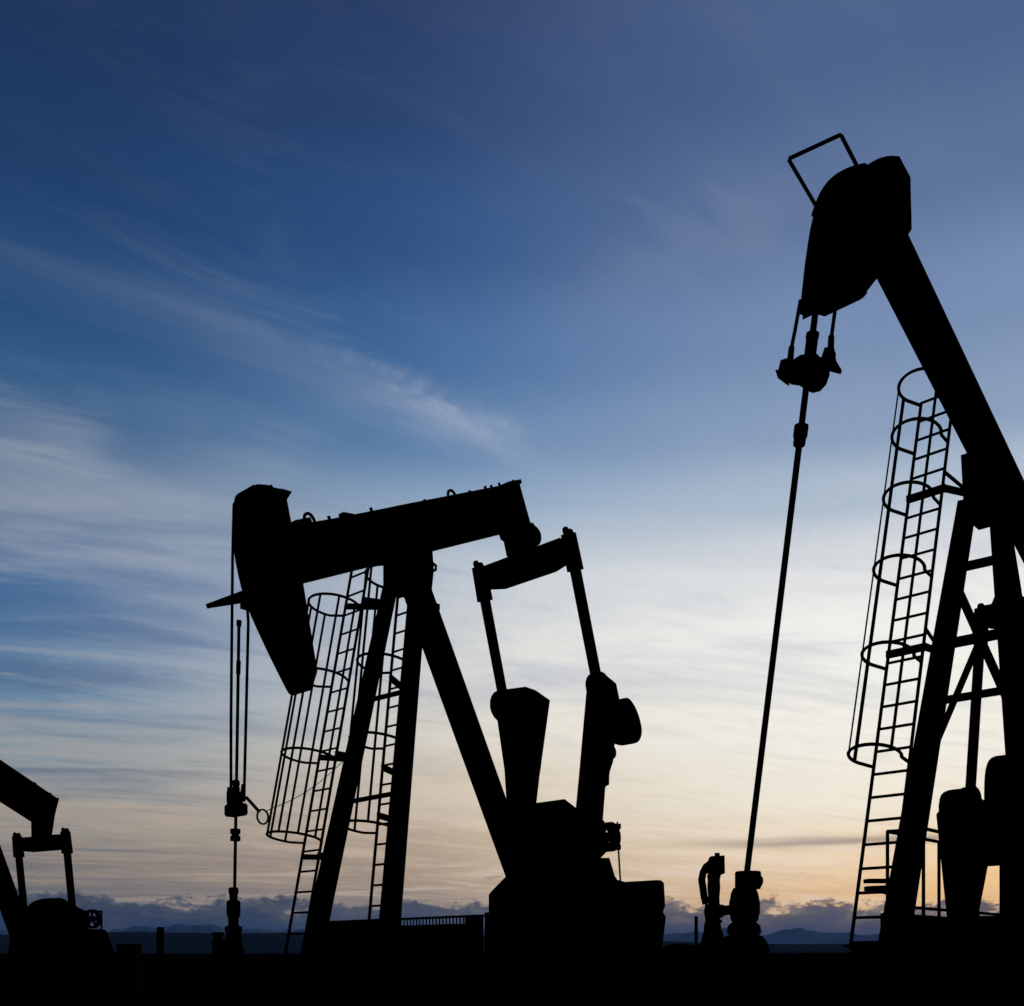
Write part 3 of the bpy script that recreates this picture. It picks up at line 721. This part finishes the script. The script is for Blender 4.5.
wp = Q.prof(wedge, yc)
for sg, y0 in ((1, yc), (-1, -yc)):
    bm = B(); prism(bm, wp, *(sorted((y0, y0-sg*.12)))); bevel(bm, .03); ck = link('crank', bm, RUST, PR)
    bm = B(); prism(bm, [(wp[0][0]+.1, wp[0][1]-.1), (wp[9][0]-.05, wp[9][1]-.1), (wp[15][0]-.1, wp[15][1]), (wp[21][0]+.1, wp[21][1]+.2)], *(sorted((y0+sg*.002, y0+sg*.07)))); bevel(bm, .04); link('counterweight', bm, RUST, ck)
gp = Q.prof(smooth([(984,800),(984.5,778),(987,764),(992,757.5),(1001,755.5),(1012,758),(1030,770)])+[(1034,935),(1003,935),(1001,862),(986,853)], .10)
bm = B(); prism(bm, gp, -.34, .10); bevel(bm, .04); link('gearbox', bm, STEEL, PR)
bm = B(); tube(bm, V(1.5, -yc, gp[4][1]-.9), V(1.5, yc, gp[4][1]-.9), .13, n=16); link('crankshaft', bm, STEEL, PR)
# raised base
zb_ = Q.on(930, 916.5, .6).z
for y0 in (.9, -.9):
    bm = B(); ibar(bm, V(-1.75, y0, .75), V(4.6, y0, .75), .25, .5); link('skid_rail', bm, STEEL, PR)
for x in (-1.6, -.3, 1.0, 2.4, 4.2):
    bm = B(); ibar(bm, V(x, -.78, .75), V(x, .78, .75), .2, .44); link('skid_crossmember', bm, STEEL, PR)
fx = Q.onx(877, 930, -1.7)
bm = B(); box(bm, -1.75, 4.7, -1.15, fx.y, -.2, .495); link('foundation_block', bm, CONC, PR)
bm = B(); box(bm, -1.70, 4.6, fx.y-.14, fx.y-.04, .5, Q.onx(880, 913, -1.7).z); link('skid_side_plate', bm, STEEL, PR)
bm = B(); box(bm, .6, 4.4, -.7, .3, 1.0, zb_+.02); link('gearbox_pedestal', bm, STEEL, PR)
# step platform by the ladder
e = bpy.data.objects.new('step_platform', None); COL.objects.link(e); e.parent = PR
pa, pb_ = Q.onx(866, 881, -2.0), Q.onx(903, 881, -1.35)
yA, yB = fx.y+.25, fx.y-.10
def atz(px, py, x): return Q.onx(px, py, x)
u0 = Q.onx(866, 881, -2.05); u1 = Q.onx(902, 881, -1.75)
bm = B(); bar(bm, u0, u1, .16, .045); link('tread', bm, GALV, e)
l0 = Q.onx(866, 888.5, -2.05); l1 = Q.onx(902, 890.5, -1.75)
bm = B(); bar(bm, l0, l1, .12, .05, .16, .13); link('support_beam', bm, GALV, e)
# guard railing on the far side of the cranks
GR = thing('guard_railing', 'low pipe guard railing beside the cranks of the right pumpjack', 'railing', (Q.X, Q.Y, 0), Q.th)
yg = Q.onx(889, 880, -1.55).y
tops = [Q.on(887.5, 831.5, yg), Q.on(939, 842, yg), Q.on(978, 853, yg), Q.on(1001, 861, yg)]
base_z = Q.onx(880, 913, -1.7).z
for i, p in enumerate(tops):
    bm = B(); tube(bm, V(p.x, yg, base_z-.5), p, .022, n=8); link('post', bm, GALV, GR)
bm = B(); pipe(bm, tops, .022, 8); link('top_rail', bm, GALV, GR)
bm = B(); pipe(bm, [V(p.x, yg, base_z+.09) for p in tops], .02, 8); link('bottom_rail', bm, GALV, GR)
p = tops[0]; p2 = V(p.x, yg-.42, p.z)
bm = B(); pipe(bm, [p, p2, V(p2.x, p2.y, base_z-.3)], .022, 8); link('end_rail', bm, GALV, GR)
bm = B(); pipe(bm, [p2, V(p2.x+.9, p2.y, p2.z)], .022, 8); link('inner_rail', bm, GALV, GR)
# hanging gear: bridle, carrier bar, rod on a slightly slanted well
ux = Q.on(815, 313, 0).x
T = Q.onx(815.5, 311, ux); Bm = Q.onx(747, 872, ux)
rd = (T-Bm).normalized()
def onrod(py):
    k = (872-py)/(872-311); px = 747+(815.5-747)*k
    return Q.onx(px, py, ux)
br = bpy.data.objects.new('bridle', None); COL.objects.link(br); br.parent = PR; br.empty_display_size = .1
ca = [Q.onx(800.5, 300, ux), Q.onx(795.5, 328, ux), Q.onx(791, 350, ux)]
cb_ = [Q.onx(837, 297, ux), Q.onx(834, 318, ux), Q.onx(831, 340, ux)]
bm = B(); pipe(bm, ca, .018, 8); link('cable', bm, CABLE, br)
bm = B(); pipe(bm, cb_, .018, 8); link('cable', bm, CABLE, br)
for pts in (((791.6,347),(790.5,358),(788,366),(786.5,376)), ((831.3,336),(830.8,348),(829.5,355),(830,364))):
    bm = B(); P4 = [Q.onx(a, b, ux) for a, b in pts]
    tube(bm, P4[0], P4[1], .028, .03, 10); link('cable_socket', bm, STEEL, br)
    bm = B(); tube(bm, P4[1], P4[2], .03, .058, 10); tube(bm, P4[2], P4[3], .058, .05, 10); link('clevis', bm, STEEL, br)
bm = B(); pipe(bm, [onrod(309), onrod(600), onrod(878)], .030, 10); link('polished_rod', bm, GALV, PR, True)
bm = B(); lathe(bm, [(.045, -.105), (.055, -.10), (.055, .08), (.06, .085), (.06, .13), (.045, .135)], onrod(348), 12, rd); link('rod_clamp', bm, STEEL, PR)
# carrier bar: a rounded body between the two cables, end pins sticking out
cc = Q.onx(808, 372, ux); lft, rgt = Q.onx(783, 375, ux), Q.onx(833, 365, ux)
ax = (rgt-lft).normalized()
def flat(pts, w, name, par, m=STEEL, bev=.012):
    """a plate whose outline lies square to the beam, w thick along it"""
    bm = B(); Pp = [Q.onx(a, b, ux) for a, b in pts]
    f = [bm.verts.new(p+V(-w/2, 0, 0)) for p in Pp]; g = [bm.verts.new(p+V(w/2, 0, 0)) for p in Pp]
    bm.faces.new(f); bm.faces.new(g[::-1]); n = len(Pp)
    for i in range(n):
        j = (i+1) % n; bm.faces.new((f[i], g[i], g[j], f[j]))
    if bev: bevel(bm, bev)
    return link(name, bm, m, par)
cbr = flat([(783,372),(785,364),(790,362),(795,365),(805,358.5),(821,357.5),(825,363),(825.5,371),(822,381),(816,387.5),(808,389.5),(801,386),(795,382),(787,381),(783,378)], .17, 'carrier_bar', PR)
flat([(776.5,371),(779,370.5),(783,376),(788,381),(788,385),(785,383.5),(779,379)], .05, 'end_pin', cbr, bev=0)
flat([(823,362),(827,350),(832,349),(834,359),(839.5,368),(838.5,372),(834,371),(826,369)], .10, 'end_pin', cbr, bev=0)
bm = B(); lathe(bm, [(.05, -.10), (.055, -.095), (.058, -.02), (.066, -.015), (.066, .085), (.055, .09)], onrod(435), 12, rd); link('rod_clamp', bm, STEEL, PR)

# its wellhead with the riser beside it
wb = onrod(905)
cw = Q.c; sw = Q.s
wX = Q.X+cw*wb.x-sw*wb.y; wY = Q.Y+sw*wb.x+cw*wb.y
WR = thing('wellhead', 'stout wellhead with stuffing box and hose-fitted riser at the foot of the slanting rod', 'wellhead', (wX, wY, 0), 0, 'wellheads under the pumpjacks')
def wpt(px, py, dy=0):
    Y = wY+dy; return V((px-512)/F*Y-wX, dy, CH+(HY-py)/F*Y)
sc = wY/F
def turned(prof, cxp_, name, par, m=RUST, dy=0, n=18):
    """turned body: (half width in px, row) pairs about an upright line"""
    bm = B(); c = wpt(cxp_, 953, dy)
    lathe(bm, [(w*(wY+dy)/F, (HY-y)*(wY+dy)/F) for w, y in sorted(prof, key=lambda a: -a[1])], c, n); return link(name, bm, m, par, False)
turned([(12.0,871.5),(12.8,873),(12.8,887),(12.0,889)], 748, 'stuffing_box', WR)
turned([(11.0,888),(13.2,893),(15.2,903),(15.2,912),(13.0,921),(9,924)], 744.5, 'pumping_tee', WR)
bm = B(); lathe(bm, [(.03, -.04), (.05, -.03), (.05, .03), (.03, .04)], wpt(758.5, 881, -.02), 10, (1, 0, 0)); link('side_plug', bm, RUST, WR)
turned([(12,922),(16,926),(17,932),(14,937)], 744, 'flange', WR)
turned([(18,936),(22,941),(25,950),(26,962),(27,1010),(27,1046)], 744, 'casing_head', WR)
bm = B(); tube(bm, wpt(716,911.5), wpt(735,909.5), .05, n=12); link('cross_pipe', bm, RUST, WR)
bm = B(); lathe(bm, [(.065, 0), (.065, .03)], wpt(720,911), 12, (1, 0, -.1)); link('union', bm, RUST, WR)
turned([(5.8,905),(5.6,897),(6.4,888),(6.0,880),(6.8,876),(5.5,873)], 713.8, 'riser_pipe', WR)
bm = B(); p0 = wpt(717.5, 853); Pp = [wpt(*c) for c in ((710.5,856.5),(723.5,855.8),(724,873.5),(720,875.5),(708,873),(708.5,862))]
f = [bm.verts.new(p+V(0, -.05, 0)) for p in Pp]; g = [bm.verts.new(p+V(0, .06, 0)) for p in Pp]
bm.faces.new(f); bm.faces.new(g[::-1])
for i in range(6): bm.faces.new((f[i], g[i], g[(i+1) % 6], f[(i+1) % 6]))
bevel(bm, .012); link('pressure_switch', bm, STEEL, WR)
turned([(2.6,853),(2.6,857)], 717.2, 'switch_knob', WR, n=10)
bm = B(); pipe(bm, [wpt(710,864), wpt(706,867), wpt(703,873), wpt(701.7,880), wpt(703,888), wpt(704,896), wpt(706,904)], .036, 8); link('hose', bm, CABLE, WR, True)
turned([(7.5,904),(8.5,912),(7,920),(8.5,926),(8,940),(8,1045)], 712.5, 'valve_body', WR)
bm = B(); pipe(bm, [wpt(713,921), wpt(719,921.5), wpt(720.5,923)], .03, 8); link('valve_handle', bm, RUST, WR)
turned([(9,930),(11,938),(14,950),(14,1045)], 713, 'riser_base', WR)

# ================================================================== the far left pumpjack
th3 = 60; cz3, sz3 = math.cos(R(th3)), math.sin(R(th3))
tx, ty = (41-512)/F*24.0, 24.0
C3 = Site(0, 1, th3); C3.X = tx-cz3*2.23; C3.Y = ty-sz3*2.23
PL = thing('pumpjack', 'small distant pumpjack cut by the left edge, its beam tail lowered', 'pumpjack', (C3.X, C3.Y, 0), C3.th, 'pumpjacks standing on the field')
top0, top1 = C3.on(0,760.5,-.1), C3.on(57,799,-.1); bot1 = C3.on(33,817,-.1); bot0 = C3.on(0,797,-.1)
dq = V(top1.x-top0.x, 0, top1.z-top0.z).normalized(); nq = V(-dq.z, 0, dq.x)
hq = (V(top0.x, 0, top0.z)-V(bot0.x, 0, bot0.z)).dot(nq)
q1 = V(top1.x, 0, top1.z)-nq*(hq/2)
pvt = q1-dq*(q1.x/dq.x); hdx = q1-dq*((q1.x+2.2)/dq.x)
beam, bd, bt = build_beam(PL, hdx, q1, .30, hq)
bolts(beam, [V(top1.x, 0, top1.z)-dq*.15, V(top1.x, 0, top1.z)-dq*.6], nq, .03, .08)
# head, mostly out of the picture
hc = pvt; rr = 2.62; a0 = math.atan2(-dq.z, -dq.x)
arc = [(hc.x+rr*math.cos(a0+t), hc.z+rr*math.sin(a0+t)) for t in [(-.42+.1*k) for k in range(9)]]
bk = [(hc.x+2.1*math.cos(a0+.36), hc.z+2.1*math.sin(a0+.36)), (hc.x+2.05*math.cos(a0-.36), hc.z+2.05*math.sin(a0-.36))]
bm = B(); prism(bm, arc+bk, -.18, .18); bevel(bm, .02); link('horsehead', bm, STEEL, PL)
zt = pvt.z-hq*.6
leg(PL, V(-.98, .8, .4), V(-.05, .19, zt), .32, .30, .28, .26); leg(PL, V(-.98, -.8, .4), V(-.05, -.19, zt), .32, .30, .28, .26)
rt, rb = C3.on(0,877,0), C3.on(22,938,0)
dl = (rb-rt).normalized(); leg(PL, rt+dl*((.4-rt.z)/dl.z), rt+dl*((zt-rt.z)/dl.z), .34, .36, .3, .34)
bm = B(); box(bm, -.3, .3, -.3, .3, zt-.2, pvt.z-hq*.48); bevel(bm, .03); link('post_cap', bm, STEEL, PL)
ec = C3.on(42, 838, 0)
bm = B(); prism(bm, C3.prof([(33,816),(33.5,842),(49,842),(53,815),(57,799)], 0), -.08, .08); link('tail_bearing', bm, STEEL, PL)
equalizer(PL, V(2.23, 0, C3.on(42, 842, 0).z), .84)
ez3 = C3.onx(42, 842, 2.23).z+.10
pinb = C3.onx(71, 915, 2.4).z
for y in (.92, -.92): pitman(PL, V(2.23, y, ez3), V(2.45, y*1.0, pinb-.2))
gp = C3.prof(smooth([(33,915),(37,906),(43,901),(51,898.5),(60,898),(66,901),(78,908),(88,912)])+[(88,912.5),(88,924),(83,932),(84,962),(30,962)], -.4)
bm = B(); prism(bm, gp, -.45, -.05); bevel(bm, .04); gb3 = link('gearbox', bm, STEEL, PL)
bx = C3.on(92, 919, -.4); wheel(PL, 'brake_wheel', bx, .24, .12, 5, hub=.08, rim=.06)
bm = B(); pipe(bm, [C3.on(101.5,911,-.4), C3.on(101.5,930,-.4)], .025, 6); link('brake_rod', bm, STEEL, PL)
bm = B(); bar(bm, C3.on(88,911.5,-.4), C3.on(102,911.5,-.4), .05, .05); link('brake_bracket', bm, STEEL, PL)
bm = B(); bar(bm, C3.on(85,928,-.4), C3.on(93,958,-.4), .10, .14); link('brake_arm', bm, STEEL, PL)
bm = B(); prism(bm, C3.prof([(97,929),(103,930),(116,962),(99,962)], -.3), -.4, .1); link('motor_bracket', bm, STEEL, PL)
for sg in (1, -1):
    bm = B(); prism(bm, [(2.25, 1.5), (2.65, 1.5), (2.8, .35), (2.1, .35)], *sorted((sg*1.0, sg*1.2))); bevel(bm, .03); link('crank', bm, RUST, PL)
for y in (-.55, .55):
    bm = B(); ibar(bm, V(-1.6, y, .3), V(5.0, y, .3), .2, .30); link('skid_rail', bm, STEEL, PL)
bm = B(); box(bm, -1.9, 5.3, -1.2, 1.3, -.2, .15); link('foundation_slab', bm, CONC, PL)

# ================================================================== small things on the field
def wp3(px, py, Y): return V((px-512)/F*Y, Y, CH+(HY-py)/F*Y)
# long low steel wall behind the middle pumpjack, a row of slots under its top rail
a0, a1 = wp3(322, 921.5, 25.0), wp3(487.5, 913.2, 20.4); zt = a0.z
WL = thing('containment_wall', 'long low dark steel wall behind the middle pumpjack with small slots near its top', 'wall', (a0.x, a0.y, 0), math.atan2(a1.y-a0.y, a1.x-a0.x))
Lw = math.hypot(a1.x-a0.x, a1.y-a0.y); n = 9; pw = Lw/n
src = None
for i in range(n):
    bm = B(); x0 = i*pw; x1 = x0+pw-(.012 if i < n-1 else .14)
    if i in (4, 5, 6, 7):
        box(bm, x0, x1, -.015, .015, -.2, zt-.17)
    else: box(bm, x0, x1, -.015, .015, -.2, zt-.045)
    link('panel', bm, STEEL, WL)
    if i in (4, 5, 6, 7):
        for k in range(6):
            bm = B(); xx = x0+pw*(k+.5)/6; box(bm, xx-.018, xx+.018, -.006, .006, zt-.171, zt-.046) if True else None; link('slot_bar', bm, STEEL, WL)
bm = B(); box(bm, -.05, Lw-.10, -.02, .02, zt-.045, zt+.005); link('top_rail', bm, STEEL, WL)
bm = B(); box(bm, Lw-.03, Lw+.04, -.05, .05, -.2, zt+.04); link('end_post', bm, STEEL, WL)

def post(name, label, cat, px, ptop, Y, w, cap=True, group=None):
    p = wp3(px, ptop, Y); e = thing(name, label, cat, (p.x, p.y, -.1), 0, group); h = p.z+.1; r = w*Y/F/2
    bm = B(); lathe(bm, [(r, 0), (r, h*.88), (r*.92, h*.9)], n=12); link('pipe', bm, RUST, e)
    bm = B(); lathe(bm, [(r*1.05, h*.9), (r*1.08, h*.99), (r*.6, h)], n=12); link('cap', bm, RUST, e)
    return e
post('bollard', 'thick capped pipe bollard standing alone right of the far left pumpjack', 'bollard', 160.2, 927, 22, 7.0)
post('marker_stake', 'thin pointed stake on the bank left of the right wellhead', 'stake', 696.2, 916, 16.5, 3.4)
# low utility box beside the bollard
p = wp3(129, 944, 23)
e = thing('utility_box', 'low squat utility box between the far left pumpjack and the bollard', 'box', (p.x, p.y, 0))
bm = B(); box(bm, -.22, .22, -.2, .2, -.1, p.z-.04); bevel(bm, .02); link('cabinet', bm, STEEL, e)
bm = B(); box(bm, -.245, .245, -.23, .23, p.z-.038, p.z); link('lid', bm, STEEL, e)
# flowline joint by the middle wellhead
p = wp3(250, 955, 13)
e = thing('flowline', 'low flowline pipe with a joint on the ground right of the slim wellhead', 'pipe', (p.x, p.y, 0))
bm = B(); pipe(bm, [V(-.28, -.1, .72), V(0, .05, .76), V(.12, .1, .70), V(.18, .15, .4), V(.18, .15, -.1)], .07, 10); link('pipe', bm, RUST, e, True)
bm = B(); lathe(bm, [(.09, -.06), (.105, -.05), (.105, .05), (.09, .06)], V(-.1, 0, .745), 12, (.28, .15, .04)); link('coupling', bm, RUST, e)

# ------------------------------------------------------------------ haze
hb = B(); box(hb, -34000, 34000, -34000, 34000, -3.5, 760)
hm = bpy.data.materials.new('thin_air'); hm.use_nodes = True; t = hm.node_tree; t.nodes.clear()
vo = t.nodes.new('ShaderNodeVolumePrincipled'); vo.inputs['Color'].default_value = (.34, .64, 1.0, 1); vo.inputs['Density'].default_value = 2.5e-5
vo.inputs['Anisotropy'].default_value = 0.0
ou = t.nodes.new('ShaderNodeOutputMaterial'); t.links.new(vo.outputs[0], ou.inputs['Volume'])
o = link('haze', hb, hm); o['kind'] = 'stuff'
